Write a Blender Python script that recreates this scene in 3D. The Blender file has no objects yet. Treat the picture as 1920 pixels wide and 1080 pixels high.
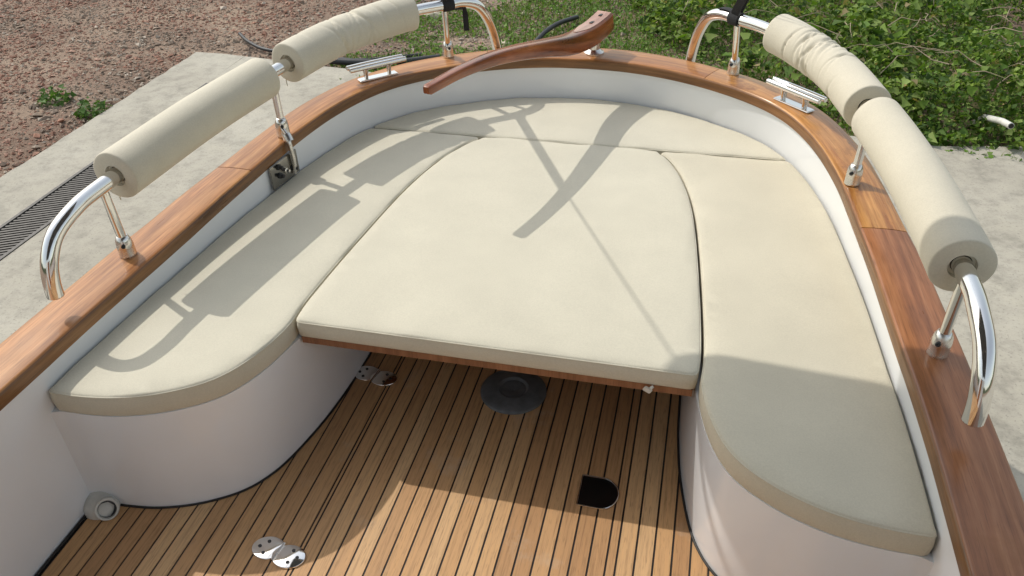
import bpy, bmesh, math, random
import numpy as np
from mathutils import Vector, Matrix
from mathutils.geometry import delaunay_2d_cdt
C = bpy.context.scene.collection
SC = bpy.context.scene
rnd = random.Random(7)

# ---------------------------------------------------------------- camera, sky, sun, exposure
cam_d = bpy.data.cameras.new('camera'); cam = bpy.data.objects.new('camera', cam_d); C.objects.link(cam)
cam_d.sensor_width = 36.0; cam_d.lens = 36.0*1510.417/1920.0; cam_d.clip_end = 500; cam_d.clip_start = 0.05
Rr = Vector((0.97318154, 0.22897399, -0.02210438)); Dn = Vector((0.11527149, -0.56855682, -0.81452785)); Fw = Vector((-0.19907329, 0.79013547, -0.57970318))
cam.matrix_world = Matrix(((Rr[0], -Dn[0], -Fw[0], 0.46651), (Rr[1], -Dn[1], -Fw[1], 0.0), (Rr[2], -Dn[2], -Fw[2], 1.75), (0, 0, 0, 1)))
SC.camera = cam
AZ, EL = math.radians(-65), math.radians(49)
SUN = Vector((math.sin(AZ)*math.cos(EL), math.cos(AZ)*math.cos(EL), math.sin(EL)))
w = bpy.data.worlds.new('World'); SC.world = w; w.use_nodes = True
sky = w.node_tree.nodes.new('ShaderNodeTexSky'); sky.sky_type = 'NISHITA'; sky.sun_disc = False
sky.sun_elevation = EL; sky.sun_rotation = AZ; sky.air_density = 2.0; sky.dust_density = 2.5; sky.ozone_density = 1.0
bg = w.node_tree.nodes['Background']; hs_ = w.node_tree.nodes.new('ShaderNodeHueSaturation'); hs_.inputs['Saturation'].default_value = .5   # thin white haze over a blue sky
w.node_tree.links.new(sky.outputs[0], hs_.inputs['Color']); w.node_tree.links.new(hs_.outputs[0], bg.inputs[0]); bg.inputs[1].default_value = 0.15
sd = bpy.data.lights.new('sun', 'SUN'); sd.energy = 2.0; sd.angle = math.radians(0.53); sd.color = (1.0, 0.95, 0.87)
so = bpy.data.objects.new('sun', sd); C.objects.link(so); so.rotation_euler = SUN.to_track_quat('Z', 'Y').to_euler(); so.location = SUN*20
SC.view_settings.view_transform = 'Standard'; SC.view_settings.look = 'None'; SC.view_settings.exposure = 0.27; SC.view_settings.gamma = 1.0

# ---------------------------------------------------------------- material helpers
class NT:
    def __init__(s, name):
        s.m = bpy.data.materials.new(name); s.m.use_nodes = True; s.t = s.m.node_tree
        s.b = s.t.nodes['Principled BSDF']
    def n(s, typ, **kw):
        x = s.t.nodes.new(typ)
        for k, v in kw.items():
            if k.startswith('i_'):
                x.inputs[k[2:].replace('_', ' ')].default_value = v
            else: setattr(x, k, v)
        return x
    def l(s, a, b): s.t.links.new(a, b)
    def coord(s, kind='Object', scale=(1, 1, 1)):
        tc = s.n('ShaderNodeTexCoord'); mp = s.n('ShaderNodeMapping'); mp.inputs['Scale'].default_value = scale
        s.l(tc.outputs[kind], mp.inputs[0]); return mp.outputs[0]
    def noise(s, vec, scale, detail=4, rough=.55, out=0):
        x = s.n('ShaderNodeTexNoise', i_Scale=scale, i_Detail=detail, i_Roughness=rough); s.l(vec, x.inputs['Vector']); return x.outputs[out]
    def ramp(s, fac, stops):
        r = s.n('ShaderNodeValToRGB'); e = r.color_ramp.elements
        while len(e) < len(stops): e.new(.5)
        for q, (p, c) in zip(e, stops): q.position = p; q.color = (*c, 1) if len(c) == 3 else c
        s.l(fac, r.inputs[0]); return r.outputs[0]
    def mix(s, fac, a, b, mode='MIX'):
        x = s.n('ShaderNodeMix', data_type='RGBA', blend_type=mode)
        for sock, v in ((x.inputs[0], fac), (x.inputs[6], a), (x.inputs[7], b)):
            if hasattr(v, 'is_output'): s.l(v, sock)
            elif isinstance(v, (int, float)): sock.default_value = v
            else: sock.default_value = (*v, 1)
        return x.outputs[2]
    def math(s, op, a, b=None):
        x = s.n('ShaderNodeMath', operation=op)
        for i, v in enumerate((a, b)):
            if v is None: continue
            if hasattr(v, 'is_output'): s.l(v, x.inputs[i])
            else: x.inputs[i].default_value = v
        return x.outputs[0]
    def attr(s, name, out='Color'):
        x = s.n('ShaderNodeAttribute', attribute_name=name); return x.outputs[out]
    def bump(s, h, strength=.3, dist=.01):
        x = s.n('ShaderNodeBump', i_Strength=strength, i_Distance=dist); s.l(h, x.inputs['Height']); s.l(x.outputs[0], s.b.inputs['Normal'])
    def col(s, c):
        if hasattr(c, 'is_output'): s.l(c, s.b.inputs['Base Color'])
        else: s.b.inputs['Base Color'].default_value = (*c, 1)
    def p(s, **kw):
        for k, v in kw.items():
            i = s.b.inputs[k.replace('_', ' ')]
            if hasattr(v, 'is_output'): s.l(v, i)
            else: i.default_value = v

def m_fabric(name, c):
    k = NT(name); o = k.coord()
    big = k.noise(o, 5, 5, .6); fine = k.noise(o, 260, 2, .6)
    lo = tuple(x*.93 for x in c); hi = tuple(min(1, x*1.04) for x in c)
    a = k.ramp(big, [(.3, lo), (.7, hi)])
    a = k.mix(.22, a, k.ramp(fine, [(.3, tuple(x*.72 for x in c)), (.7, tuple(min(1, x*1.15) for x in c))]))
    k.col(a); k.p(Roughness=.78, Sheen_Weight=.08, Sheen_Roughness=.5); k.b.inputs['Specular IOR Level'].default_value = .25
    wv = k.math('ADD', k.math('MULTIPLY', fine, .25), k.math('MULTIPLY', k.noise(o, 9, 4, .55), 2.2))
    k.bump(wv, .22, .006); return k.m
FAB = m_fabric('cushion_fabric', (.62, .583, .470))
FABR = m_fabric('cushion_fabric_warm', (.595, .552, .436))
PADF = m_fabric('sleeve_fabric', (.62, .575, .465))

def m_gel(name, c=(.84, .86, .885), rough=.2):
    k = NT(name); o = k.coord(); n_ = k.noise(o, 3, 4)
    k.col(k.ramp(n_, [(.3, tuple(x*.95 for x in c)), (.7, c)])); k.p(Roughness=rough, Coat_Weight=.5, Coat_Roughness=.06)
    k.bump(k.noise(o, 14, 2), .04, .004); return k.m
GEL = m_gel('white_gelcoat')

def m_chrome(name, rough=.07, c=(.80, .79, .77)):
    k = NT(name); o = k.coord(); k.col(c); k.p(Metallic=1.0, Roughness=k.ramp(k.noise(o, 40, 3), [(.3, (rough*.7,)*3), (.75, (rough*1.9,)*3)])); return k.m
CHR = m_chrome('stainless_steel')
CHR2 = m_chrome('brushed_steel', .2, (.72, .70, .67))

def m_wood(name, stops, rough=.32, coat=.35, stain=0., along=3., across=70.):
    # varnished wood: grain follows the plank through its UV (u metres along, v metres across)
    k = NT(name); uv = k.n('ShaderNodeUVMap', uv_map='grain').outputs[0]
    mp = k.n('ShaderNodeMapping'); mp.inputs['Scale'].default_value = (along, across, 1); k.l(uv, mp.inputs[0])
    wob = k.n('ShaderNodeMix', data_type='VECTOR'); wob.inputs[0].default_value = .12
    g = k.noise(mp.outputs[0], 1.0, 6, .62)
    mp2 = k.n('ShaderNodeMapping'); mp2.inputs['Scale'].default_value = (along*.7, across*.22, 1); k.l(uv, mp2.inputs[0])
    g2 = k.noise(mp2.outputs[0], 1.0, 3, .5)
    f = k.math('ADD', k.math('MULTIPLY', g, .6), k.math('MULTIPLY', g2, .4))
    c = k.ramp(f, stops)
    mp3 = k.n('ShaderNodeMapping'); mp3.inputs['Scale'].default_value = (14, 400, 1); k.l(uv, mp3.inputs[0])
    mp4 = k.n('ShaderNodeMapping'); mp4.inputs['Scale'].default_value = (3.2, 16, 1); k.l(uv, mp4.inputs[0])
    fig = k.noise(mp4.outputs[0], 1.0, 5, .6); c = k.mix(1.0, c, k.ramp(fig, [(.3, (.74, .70, .66)), (.5, (1, 1, 1)), (.68, (1.22, 1.2, 1.18))]), 'MULTIPLY')
    pores = k.noise(mp3.outputs[0], 1.0, 2, .5)
    c = k.mix(k.ramp(pores, [(.56, (0, 0, 0)), (.7, (.45,)*3)]), c, tuple(x*.45 for x in stops[0][1]))
    if stain:
        o = k.coord(); st = k.noise(o, 7, 5, .65)
        c = k.mix(k.ramp(st, [(.57, (0, 0, 0)), (.66, (stain,)*3)]), c, (.22, .085, .02))
    k.col(c); k.b.inputs['Specular IOR Level'].default_value = .35; k.p(Roughness=k.ramp(g2, [(.3, (rough*.8,)*3), (.7, (rough*1.3,)*3)]), Coat_Weight=coat, Coat_Roughness=.16)
    k.bump(g, .06, .002); return k.m
W_PALE = m_wood('cap_wood_pale', [(.36, (.23, .088, .027)), (.5, (.38, .165, .054)), (.64, (.51, .255, .095))], .34, .2)
W_ORANGE = m_wood('cap_wood_orange', [(.36, (.28, .105, .024)), (.5, (.45, .205, .054)), (.64, (.60, .31, .10))], .3, .4, .8)
W_BROWN = m_wood('cap_wood_brown', [(.36, (.18, .066, .025)), (.5, (.29, .115, .045)), (.64, (.38, .17, .078))], .34, .35, .35)
W_MAHO = m_wood('mahogany', [(.34, (.12, .028, .008)), (.5, (.235, .062, .018)), (.66, (.36, .12, .04))], .22, .6, 0, 4, 60)
W_LIPSHADE = m_wood('shaded_lip_wood', [(.36, (.11, .046, .014)), (.5, (.19, .085, .028)), (.64, (.26, .125, .045))], .3, .35)  # dark brown that takes in the shade on the lip face
W_EDGE = m_wood('table_edge_wood', [(.3, (.16, .07, .035)), (.5, (.26, .12, .06)), (.7, (.33, .16, .085))], .4, .1)

def m_teak():
    k = NT('teak_planking'); uv = k.n('ShaderNodeUVMap', uv_map='grain').outputs[0]
    mp = k.n('ShaderNodeMapping'); mp.inputs['Scale'].default_value = (5, 130, 1); k.l(uv, mp.inputs[0])
    g = k.noise(mp.outputs[0], 1, 5, .62)
    mp2 = k.n('ShaderNodeMapping'); mp2.inputs['Scale'].default_value = (26, 240, 1); k.l(uv, mp2.inputs[0])
    g3 = k.noise(mp2.outputs[0], 1, 2, .5)
    tone = k.attr('tone', 'Fac')
    base = k.ramp(tone, [(0, (.42, .228, .10)), (.35, (.52, .30, .138)), (.7, (.54, .31, .138)), (1, (.61, .385, .195))])
    c = k.mix(1.0, base, k.ramp(g, [(.28, (.66, .62, .58)), (.5, (1, 1, 1)), (.75, (1.12, 1.08, 1.0))]), 'MULTIPLY')
    c = k.mix(k.ramp(g3, [(.56, (0, 0, 0)), (.72, (.4,)*3)]), c, (.16, .085, .035))
    o = k.coord(); sp = k.noise(o, 4.5, 5, .7)
    c = k.mix(k.ramp(sp, [(.58, (0, 0, 0)), (.72, (.35,)*3)]), c, (.5, .42, .33))
    k.col(c); k.p(Roughness=.62); k.bump(g, .12, .002); return k.m
TEAK = m_teak()

def m_plain(name, c, rough=.6, var=.2, scale=12, metal=0., bump=0.):
    k = NT(name); o = k.coord(); n_ = k.noise(o, scale, 5, .6)
    k.col(k.ramp(n_, [(.3, tuple(x*(1-var) for x in c)), (.7, tuple(min(1, x*(1+var)) for x in c))])); k.p(Roughness=rough, Metallic=metal)
    if bump: k.bump(n_, bump, .01)
    return k.m
BLACKR = m_plain('black_caulk', (.013, .010, .009), .55)
WEB = m_plain('black_webbing', (.012, .012, .014), .75, .4, 300, 0, .3)
HOSE = m_plain('black_rubber', (.022, .023, .026), .5)
DARKM = m_plain('dark_metal', (.05, .052, .055), .42, .3, 30, .6)
PVC = m_plain('white_pvc', (.62, .61, .56), .4)
HOLE = m_plain('black_recess', (.004, .004, .004), .35)
CANV = m_plain('awning_canvas', (.09, .10, .12), .85, .06, 60)
SEAMD = m_plain('seam_dark', (.10, .045, .02), .6)

def m_concrete():
    k = NT('weathered_concrete'); o = k.coord()
    a = k.ramp(k.noise(o, 1.1, 7, .62), [(.25, (.315, .29, .236)), (.5, (.375, .348, .286)), (.75, (.425, .398, .332))])
    b = k.noise(o, 9, 6, .7)
    c = k.mix(1.0, a, k.ramp(b, [(.25, (.66, .66, .66)), (.5, (1, 1, 1)), (.8, (1.15, 1.15, 1.12))]), 'MULTIPLY')
    st = k.noise(o, 3.6, 7, .7)
    c = k.mix(k.ramp(st, [(.56, (0, 0, 0)), (.70, (.55,)*3)]), c, (.19, .178, .145))
    sp = k.noise(o, 70, 3, .6)
    c = k.mix(k.ramp(sp, [(.58, (0, 0, 0)), (.68, (.6,)*3)]), c, (.17, .16, .14))
    k.col(c); k.p(Roughness=.9); k.bump(k.math('ADD', b, k.math('MULTIPLY', sp, .5)), .35, .012); return k.m
CONC = m_concrete()

def m_soil():
    k = NT('dry_soil'); o = k.coord()
    a = k.ramp(k.noise(o, .9, 6, .62), [(.3, (.16, .10, .068)), (.5, (.25, .17, .12)), (.7, (.35, .26, .185))])
    b = k.noise(o, 38, 5, .7)
    c = k.mix(1.0, a, k.ramp(b, [(.3, (.55,)*3), (.5, (.95,)*3), (.75, (1.3,)*3)]), 'MULTIPLY')
    k.col(c); k.p(Roughness=.95); k.bump(k.math('ADD', b, k.noise(o, 120, 3)), .6, .02); return k.m
SOIL = m_soil()

def m_vcol(name, rough=.85, trans=0., spec=.3):
    k = NT(name); c = k.attr('tint'); k.col(c); k.p(Roughness=rough); k.b.inputs['Specular IOR Level'].default_value = spec
    if trans:
        t = k.n('ShaderNodeBsdfTranslucent'); mx = k.n('ShaderNodeMixShader'); mx.inputs[0].default_value = trans
        k.l(k.mix(1.0, c, (1.1, 1.25, .5), 'MULTIPLY'), t.inputs[0])
        k.l(k.b.outputs[0], mx.inputs[1]); k.l(t.outputs[0], mx.inputs[2]); k.l(mx.outputs[0], k.t.nodes['Material Output'].inputs[0])
    return k.m
STONE = m_vcol('loose_stone', .9)
LEAF = m_vcol('leaf_green', .6, .3, .22)
BLADE = m_vcol('grass_blade', .6, .25)
TWIG = m_plain('dry_twig', (.33, .26, .18), .8)

# ---------------------------------------------------------------- mesh helpers
class MB:
    def __init__(s): s.v = []; s.f = []; s.uv = []
    def add(s, vs, fs, uvs=None):
        o = len(s.v); s.v += [tuple(p) for p in vs]; s.f += [tuple(i+o for i in f) for f in fs]
        s.uv += list(uvs) if uvs is not None else [(p[1], p[0]) for p in vs]
        return s
    def box(s, c, size, M=None, bev=0.):
        bm = bmesh.new(); bmesh.ops.create_cube(bm, size=1.0)
        for v in bm.verts: v.co = Vector((v.co.x*size[0], v.co.y*size[1], v.co.z*size[2]))
        if bev: bmesh.ops.bevel(bm, geom=bm.edges[:], offset=bev, segments=2, affect='EDGES')
        M = M or Matrix.Identity(3)
        vs = [M @ v.co + Vector(c) for v in bm.verts]; bm.verts.index_update()
        s.add(vs, [[v.index for v in f.verts] for f in bm.faces]); bm.free(); return s
    def tube(s, path, r, n=16, caps=True, rf=None):
        P = [Vector(p) for p in path]; N = len(P); rs = [r]*N if not hasattr(r, '__len__') else r
        T = [(P[min(i+1, N-1)]-P[max(i-1, 0)]).normalized() for i in range(N)]
        u = Vector((0, 0, 1)) if abs(T[0].z) < .9 else Vector((1, 0, 0))
        vs, fs, uvs = [], [], []; L = 0
        for i in range(N):
            u = (u - T[i]*u.dot(T[i])).normalized(); b = T[i].cross(u)
            if i: L += (P[i]-P[i-1]).length
            for j in range(n):
                a = 2*math.pi*j/n; rr = rs[i]*(rf(i/(N-1), a) if rf else 1)
                vs.append(P[i]+(u*math.cos(a)+b*math.sin(a))*rr); uvs.append((L, a*rs[i]))
        for i in range(N-1):
            for j in range(n): fs.append((i*n+j, i*n+(j+1) % n, (i+1)*n+(j+1) % n, (i+1)*n+j))
        if caps: fs += [tuple(range(n))[::-1], tuple((N-1)*n+j for j in range(n))]
        return s.add(vs, fs, uvs)
    def lathe(s, prof, loc=(0, 0, 0), axis=(0, 0, 1), n=24, close=True):
        ax = Vector(axis).normalized(); u = ax.orthogonal().normalized(); b = ax.cross(u); vs, fs = [], []
        for r, z in prof:
            for j in range(n):
                a = 2*math.pi*j/n; vs.append(Vector(loc)+ax*z+(u*math.cos(a)+b*math.sin(a))*r)
        m = len(prof)
        for i in range(m-1):
            for j in range(n): fs.append((i*n+j, i*n+(j+1) % n, (i+1)*n+(j+1) % n, (i+1)*n+j))
        if close: fs += [tuple(range(n))[::-1], tuple((m-1)*n+j for j in range(n))]
        return s.add(vs, fs)
    def prism(s, poly, z0, z1):
        n = len(poly); vs = [(x, y, z0) for x, y in poly]+[(x, y, z1) for x, y in poly]
        fs = [tuple(range(n))[::-1], tuple(range(n, 2*n))]+[(i, (i+1) % n, n+(i+1) % n, n+i) for i in range(n)]
        return s.add(vs, fs)
    def mesh(s, name, mat, sharp=35):
        me = bpy.data.meshes.new(name); me.from_pydata(s.v, [], s.f); me.materials.append(mat)
        uvl = me.uv_layers.new(name='grain'); idx = np.empty(len(me.loops), dtype=np.int32); me.loops.foreach_get('vertex_index', idx)
        uvl.data.foreach_set('uv', np.array(s.uv, dtype=np.float32)[idx].ravel())
        bm = bmesh.new(); bm.from_mesh(me); bmesh.ops.recalc_face_normals(bm, faces=bm.faces[:]); bm.to_mesh(me); bm.free()
        me.shade_smooth(); me.set_sharp_from_angle(angle=math.radians(sharp)); return me
    def build(s, name, mat, parent=None, sharp=35):
        return link(name, s.mesh(name, mat, sharp), parent)
def link(name, me, parent=None):
    o = bpy.data.objects.new(name, me); C.objects.link(o)
    if parent is not None:
        o.parent = parent
        o.matrix_parent_inverse = parent_inv(parent)
    return o
def parent_inv(p):
    M = Matrix.Identity(4); q = p
    chain = []
    while q: chain.append(q); q = q.parent
    for q in reversed(chain): M = M @ q.matrix_parent_inverse @ q.matrix_basis
    return M.inverted()
def tag(o, label=None, cat=None, group=None, kind=None):
    for k, v in (('label', label), ('category', cat), ('group', group), ('kind', kind)):
        if v: o[k] = v
    return o
def thing(name, label, cat, loc=(0, 0, 0), group=None):
    o = bpy.data.objects.new(name, None); C.objects.link(o); o.location = loc; o.empty_display_size = .1
    return tag(o, label, cat, group)
def catmull(P, n=8, closed=False):
    P = [np.array(p, float) for p in P]; out = []; N = len(P)
    for i in range(N if closed else N-1):
        a, b, c, d = (P[(i-1) % N] if closed or i else 2*P[0]-P[1]), P[i], P[(i+1) % N], (P[(i+2) % N] if closed or i+2 < N else 2*P[-1]-P[-2])
        for k in range(n):
            t = k/n; out.append(.5*((2*b)+(-a+c)*t+(2*a-5*b+4*c-d)*t*t+(-a+3*b-3*c+d)*t**3))
    if not closed: out.append(P[-1])
    return np.array(out)
def resample(P, n):
    P = np.asarray(P, float); d = np.r_[0, np.cumsum(np.linalg.norm(np.diff(P, axis=0), axis=1))]
    t = np.linspace(0, d[-1], n); return np.stack([np.interp(t, d, P[:, k]) for k in range(P.shape[1])], 1)
def smooth(P, it):
    P = P.copy()
    for _ in range(it): P[1:-1] = .25*P[:-2]+.5*P[1:-1]+.25*P[2:]
    return P

# ---------------------------------------------------------------- boat lines (x to the right, y towards the rounded stern, deck at z = 0)
ZC = .4135                                   # top of the cushions
def zs(y): return float(np.interp(y, [-3.4, -1, 1.2, 1.5, 1.8, 2.1, 2.4, 2.6, 2.9, 3.25, 4], [.62, .52, .50, .505, .514, .53, .55, .561, .57, .579, .585]))
LINH = [(0, -3.3), (.32, -2.9), (.64, -2.25), (.88, -1.4), (1.0, -.5), (1.03, .3), (1.03, .8), (1.029, 1.1), (1.025, 1.3), (1.015, 1.5), (1.003, 1.65), (.992, 1.8), (.975, 2.0), (.952, 2.2), (.926, 2.4), (.893, 2.56), (.853, 2.70), (.80, 2.825), (.738, 2.92), (.66, 3.0), (.56, 3.075), (.435, 3.147), (.29, 3.205), (.15, 3.238), (0, 3.249)]
OUTH = [(0, -3.55), (.38, -3.1), (.74, -2.38), (1.0, -1.5), (1.13, -.5), (1.172, .3), (1.172, .8), (1.167, 1.1), (1.16, 1.3), (1.15, 1.5), (1.141, 1.65), (1.128, 1.8), (1.108, 2.0), (1.078, 2.2), (1.048, 2.4), (1.015, 2.58), (.97, 2.74), (.91, 2.885), (.835, 3.0), (.745, 3.1), (.63, 3.19), (.49, 3.27), (.33, 3.342), (.165, 3.388), (0, 3.402)]
lin = catmull(LINH, 10); out = catmull(OUTH, 10)
def mirror(P): return np.vstack([P, (P*np.array([-1, 1]))[::-1][1:]])
LIN = mirror(lin); OUT = mirror(out)          # right bow -> stern -> left bow, same index = same station
NB = len(LIN)
def hw(y):                                    # half width of the liner at y (y < 3.24)
    a = lin[len(lin)//5:]; return float(np.interp(y, a[:, 1], a[:, 0]))

boat = thing('boat', 'open wooden-trimmed boat with white interior, teak deck and padded guard rails, standing on concrete', 'boat', (0, 0, -.7))

# outer hull
h = MB(); lev = []
for f_, dz, zfix in ((-.006, -.032, None), (-.012, -.10, None), (.03, None, .25), (.10, None, -.02), (.28, None, -.30), (.60, None, -.52), (.97, None, -.62)):
    ring = []
    for i in range(NB):
        x, y = OUT[i]; z = zs(y)+dz if zfix is None else zfix
        s_ = 1-max(f_, 0); yy = y-(max(f_, 0)*.9 if y > 2.2 else 0)*np.clip((y-2.2)/1.2, 0, 1)
        if f_ < 0: s_ = 1+f_
        ring.append((x*s_, yy if y > -2 else yy+(-2-yy)*max(f_, 0)*.5, z))
    lev.append(ring)
vs = [p for r_ in lev for p in r_]; fs = []
for k in range(len(lev)-1):
    for i in range(NB-1): fs.append((k*NB+i, k*NB+i+1, (k+1)*NB+i+1, (k+1)*NB+i))
h.add(vs, fs); h.box((0, .2, -.655), (.07, 5.0, .09)); h.build('hull', GEL, boat)
# inner liner (a wall just outside the lip of the cap)
li = MB(); vs = []; fs = []
for k, (off, zf) in enumerate(((.004, 0), (.004, 1), (.03, 1), (.03, 0))):
    for i in range(NB):
        x, y = LIN[i]; s_ = 1+off/1.0; z = -.03 if zf == 0 else zs(y)-.03
        vs.append((x*s_, y+off*np.clip((y-2.4)/.8, 0, 1), z))
for k in range(4):
    for i in range(NB-1): fs.append((k*NB+i, k*NB+i+1, ((k+1) % 4)*NB+i+1, ((k+1) % 4)*NB+i))
li.add(vs, fs); li.build('inner_liner', GEL, boat)
# wooden gunwale cap in five planks
prof = []                                     # (t across 0 inner .. 1 outer, dz, extra inward offset)
TH = .036
for a in range(0, 91, 30): prof.append((0, .011*math.cos(math.radians(90-a))-.011, .011*(1-math.sin(math.radians(a)))*0 + .011*(1-math.cos(math.radians(90-a)))*0))
def cap_plank(i0, i1, mat, label, gap0=True, gap1=True):
    mb = MB(); vs, fs, uvs = [], [], []; L = 0; st = []
    R_ = .007
    sec = [(R_*(1-math.cos(t_)), -R_*(1-math.sin(t_)), 0) for t_ in np.radians([0, 30, 60, 90])]   # inner rounded edge: (inward distance, dz, side)
    nsec = 0
    idx = [i0]+list(range(int(i0)+1, int(math.ceil(i1))))+[i1]
    rows = []
    for q, ii in enumerate(idx):
        k0 = int(math.floor(ii)); k1 = min(k0+1, NB-1); t_ = ii-k0
        a = LIN[k0]*(1-t_)+LIN[k1]*t_; b = OUT[k0]*(1-t_)+OUT[k1]*t_
        d = b-a; Wd = np.linalg.norm(d); d = d/Wd; z = zs(.5*(a[1]+b[1]))
        if q: L += np.linalg.norm(.5*(a+b)-prev)
        prev = .5*(a+b)
        row = []
        row.append((a, -TH, 0)); row.append((a, -TH*.5, .0))
        for r_, dz, _ in sec: row.append((a+d*r_, dz, r_))
        for ff in (.25, .5, .75): row.append((a+d*Wd*ff, .003*math.sin(math.pi*ff), Wd*ff))
        for t2 in np.radians([90, 60, 30, 0]): row.append((b-d*R_*(1-math.cos(t2)), -R_*(1-math.sin(t2)), Wd))
        row.append((b, -TH, Wd+.03)); 
        rows.append([(p[0], p[1], z+dz) for p, dz, _ in row]); 
        for p, dz, v_ in row: uvs.append((L+i0*.37, v_ - dz*.8))
    n = len(rows[0])
    for r_ in rows: vs += r_
    for q in range(len(rows)-1):
        for j in range(n): fs.append((q*n+j, q*n+(j+1) % n, (q+1)*n+(j+1) % n, (q+1)*n+j))
    fs += [tuple(range(n)), tuple((len(rows)-1)*n+j for j in range(n))[::-1]]
    o = mb.add(vs, fs, uvs).build('gunwale_plank', mat, boat, 50)
    if label: o['label'] = label
    return o
lm = MB(); vs, fs, uvs = [], [], []; L = 0                     # moulding along the inner lip, the lip face's shade put into its dark brown
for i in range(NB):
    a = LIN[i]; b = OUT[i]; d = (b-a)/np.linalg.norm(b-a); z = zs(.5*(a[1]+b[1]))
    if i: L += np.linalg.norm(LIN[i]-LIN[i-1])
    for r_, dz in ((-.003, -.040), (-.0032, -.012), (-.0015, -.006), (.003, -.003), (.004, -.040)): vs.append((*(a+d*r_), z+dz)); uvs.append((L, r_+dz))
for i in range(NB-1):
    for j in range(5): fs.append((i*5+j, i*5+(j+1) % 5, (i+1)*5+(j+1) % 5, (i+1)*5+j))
lm.add(vs, fs, uvs).build('shaded_lip_moulding', W_LIPSHADE, boat, 50)
def st_at_y(y, side):                          # station index where the cap passes y
    m = lin[:, 1]; k = int(np.argmax((m > y) & (np.arange(len(m)) > 50))); i = k-1+(y-m[k-1])/(m[k]-m[k-1])
    return i if side > 0 else NB-1-i
sA, sB, sC, sD = st_at_y(2.148, 1), st_at_y(3.125, 1), st_at_y(3.165, -1), st_at_y(2.145, -1)
g_ = .08
cap_plank(0, sA-g_, W_BROWN, 'brown side plank with dark water stains')
cap_plank(sA+g_, sB-g_, W_ORANGE, 'orange varnished curved plank')
cap_plank(sB+g_, sC-g_, W_PALE, 'plank round the stern')
cap_plank(sC+g_, sD-g_, W_PALE, 'pale curved plank')
cap_plank(sD+g_, NB-1, W_PALE, 'pale pinkish side plank')

# ---------------------------------------------------------------- deck
XL = [-1.0190, -.9735, -.928, -.8825, -.837, -.7915, -.746, -.7005, -.655, -.6095, -.564, -.5185, -.464, -.4075, -.396, -.352, -.3065, -.261, -.2165, -.171, -.1255, -.08, -.0345, .0105, .056, .1015, .147, .1925, .238, .2835, .329, .3725, .397, .4425, .488, .5335, .579, .6245, .67, .7155, .761, .8065, .852, .8975, .943, .9885, 1.02]
dk = MB(); dk.prism([(x*.995, y-.01) for x, y in LIN if True], -.03, -.0025); dk.build('deck', BLACKR, boat)
def planks(xs, y0, y1, name, parent):
    mb = MB(); tone = []
    for a, b in zip(xs[:-1], xs[1:]):
        yy = y0
        cuts = [y0]
        if b-a > .03:
            c_ = y1+1
            while c_ < y1: cuts.append(c_); c_ += rnd.uniform(1.3, 2.2)
        cuts.append(y1)
        for c0, c1 in zip(cuts[:-1], cuts[1:]):
            g = .0027; vs = [(a+g, c0+.0006, 0), (b-g, c0+.0006, 0), (b-g, c1-.0006, 0), (a+g, c1-.0006, 0)]
            vs += [(x, y, -.003) for x, y, z in vs]
            o_ = rnd.uniform(0, 9), rnd.uniform(0, 9)
            mb.add(vs, [(0, 1, 2, 3), (0, 4, 5, 1), (1, 5, 6, 2), (2, 6, 7, 3), (3, 7, 4, 0)], [(y+o_[0], x+o_[1]) for x, y, z in vs])
            tone += [rnd.random()]*8
    me = mb.mesh(name, TEAK); at = me.attributes.new('tone', 'FLOAT', 'POINT'); at.data.foreach_set('value', tone)
    o = link(name, me, parent); return o
i0, i1 = XL.index(-.396), XL.index(.3725)
pk = planks(XL[:i0+1], -.9, 2.7, 'deck_planking', boat)
planks(XL[i1:], -.9, 2.7, 'deck_planking', boat)
hatch = planks(XL[i0:i1+1], -.9, 2.7, 'deck_hatch', boat)
hatch['label'] = 'hatch of teak planks with steel hinges and a flush latch'

# hinges on the hatch edge, latch, drain, pedestal socket
def oval(cx, cy, rx, ry, n=40): return [(cx+rx*math.cos(2*math.pi*i/n), cy+ry*math.sin(2*math.pi*i/n)) for i in range(n)]
def prism_b(poly, z0, z1, b):
    mb = MB(); n = len(poly); c = np.mean(poly, 0); P = np.array(poly)
    d = (c-P); d = d/np.linalg.norm(d, axis=1, keepdims=True)
    rings = [(P, z0), (P, z1-b), (P+d*b*.4, z1-b*.3), (P+d*b, z1)]
    vs = [(x, y, z) for R_, z in rings for x, y in R_]; fs = [tuple(range(n))[::-1], tuple(3*n+i for i in range(n))]
    for k in range(3): fs += [(k*n+i, k*n+(i+1) % n, (k+1)*n+(i+1) % n, (k+1)*n+i) for i in range(n)]
    return mb.add(vs, fs)
def hinge(cx, cy):
    hg = prism_b(oval(cx-.032, cy+.007, .045, .035), .0002, .0045, .002).build('hinge', CHR, hatch)
    b = prism_b(oval(cx+.032, cy-.007, .045, .035), .0002, .0060, .002); b.build('leaf_plate', CHR, hg)
    k = MB(); k.tube([(cx-.004, cy-.028, .005), (cx+.004, cy+.028, .005)], .0042, 10); k.build('hinge_pin', CHR2, hg)
    for sx in (-1, 1):
        for ax, ay in ((.018, .0), (.0, .018), (.0, -.018)):
            s_ = MB(); s_.lathe([(.0048, 0), (.0048, .001), (.003, .0014), (.0, .0004)], (cx+sx*(.038+ax), cy-sx*.007+ay, .0046 if sx < 0 else .0061), n=12); s_.build('screw', DARKM, hg)
hinge(-.455, 1.117); hinge(-.458, 1.812)
dp = [(.270, 1.432), (.330, 1.430)]+[(.330+.046*math.sin(a)-0.0, 1.484-.054*math.cos(a)) for a in np.radians(np.arange(15, 180, 15))]+[(.330, 1.538), (.270, 1.538)]
lt = MB(); lt.prism(dp, .0004, .0022); lt = lt.build('flush_latch', HOLE, hatch)
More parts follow.
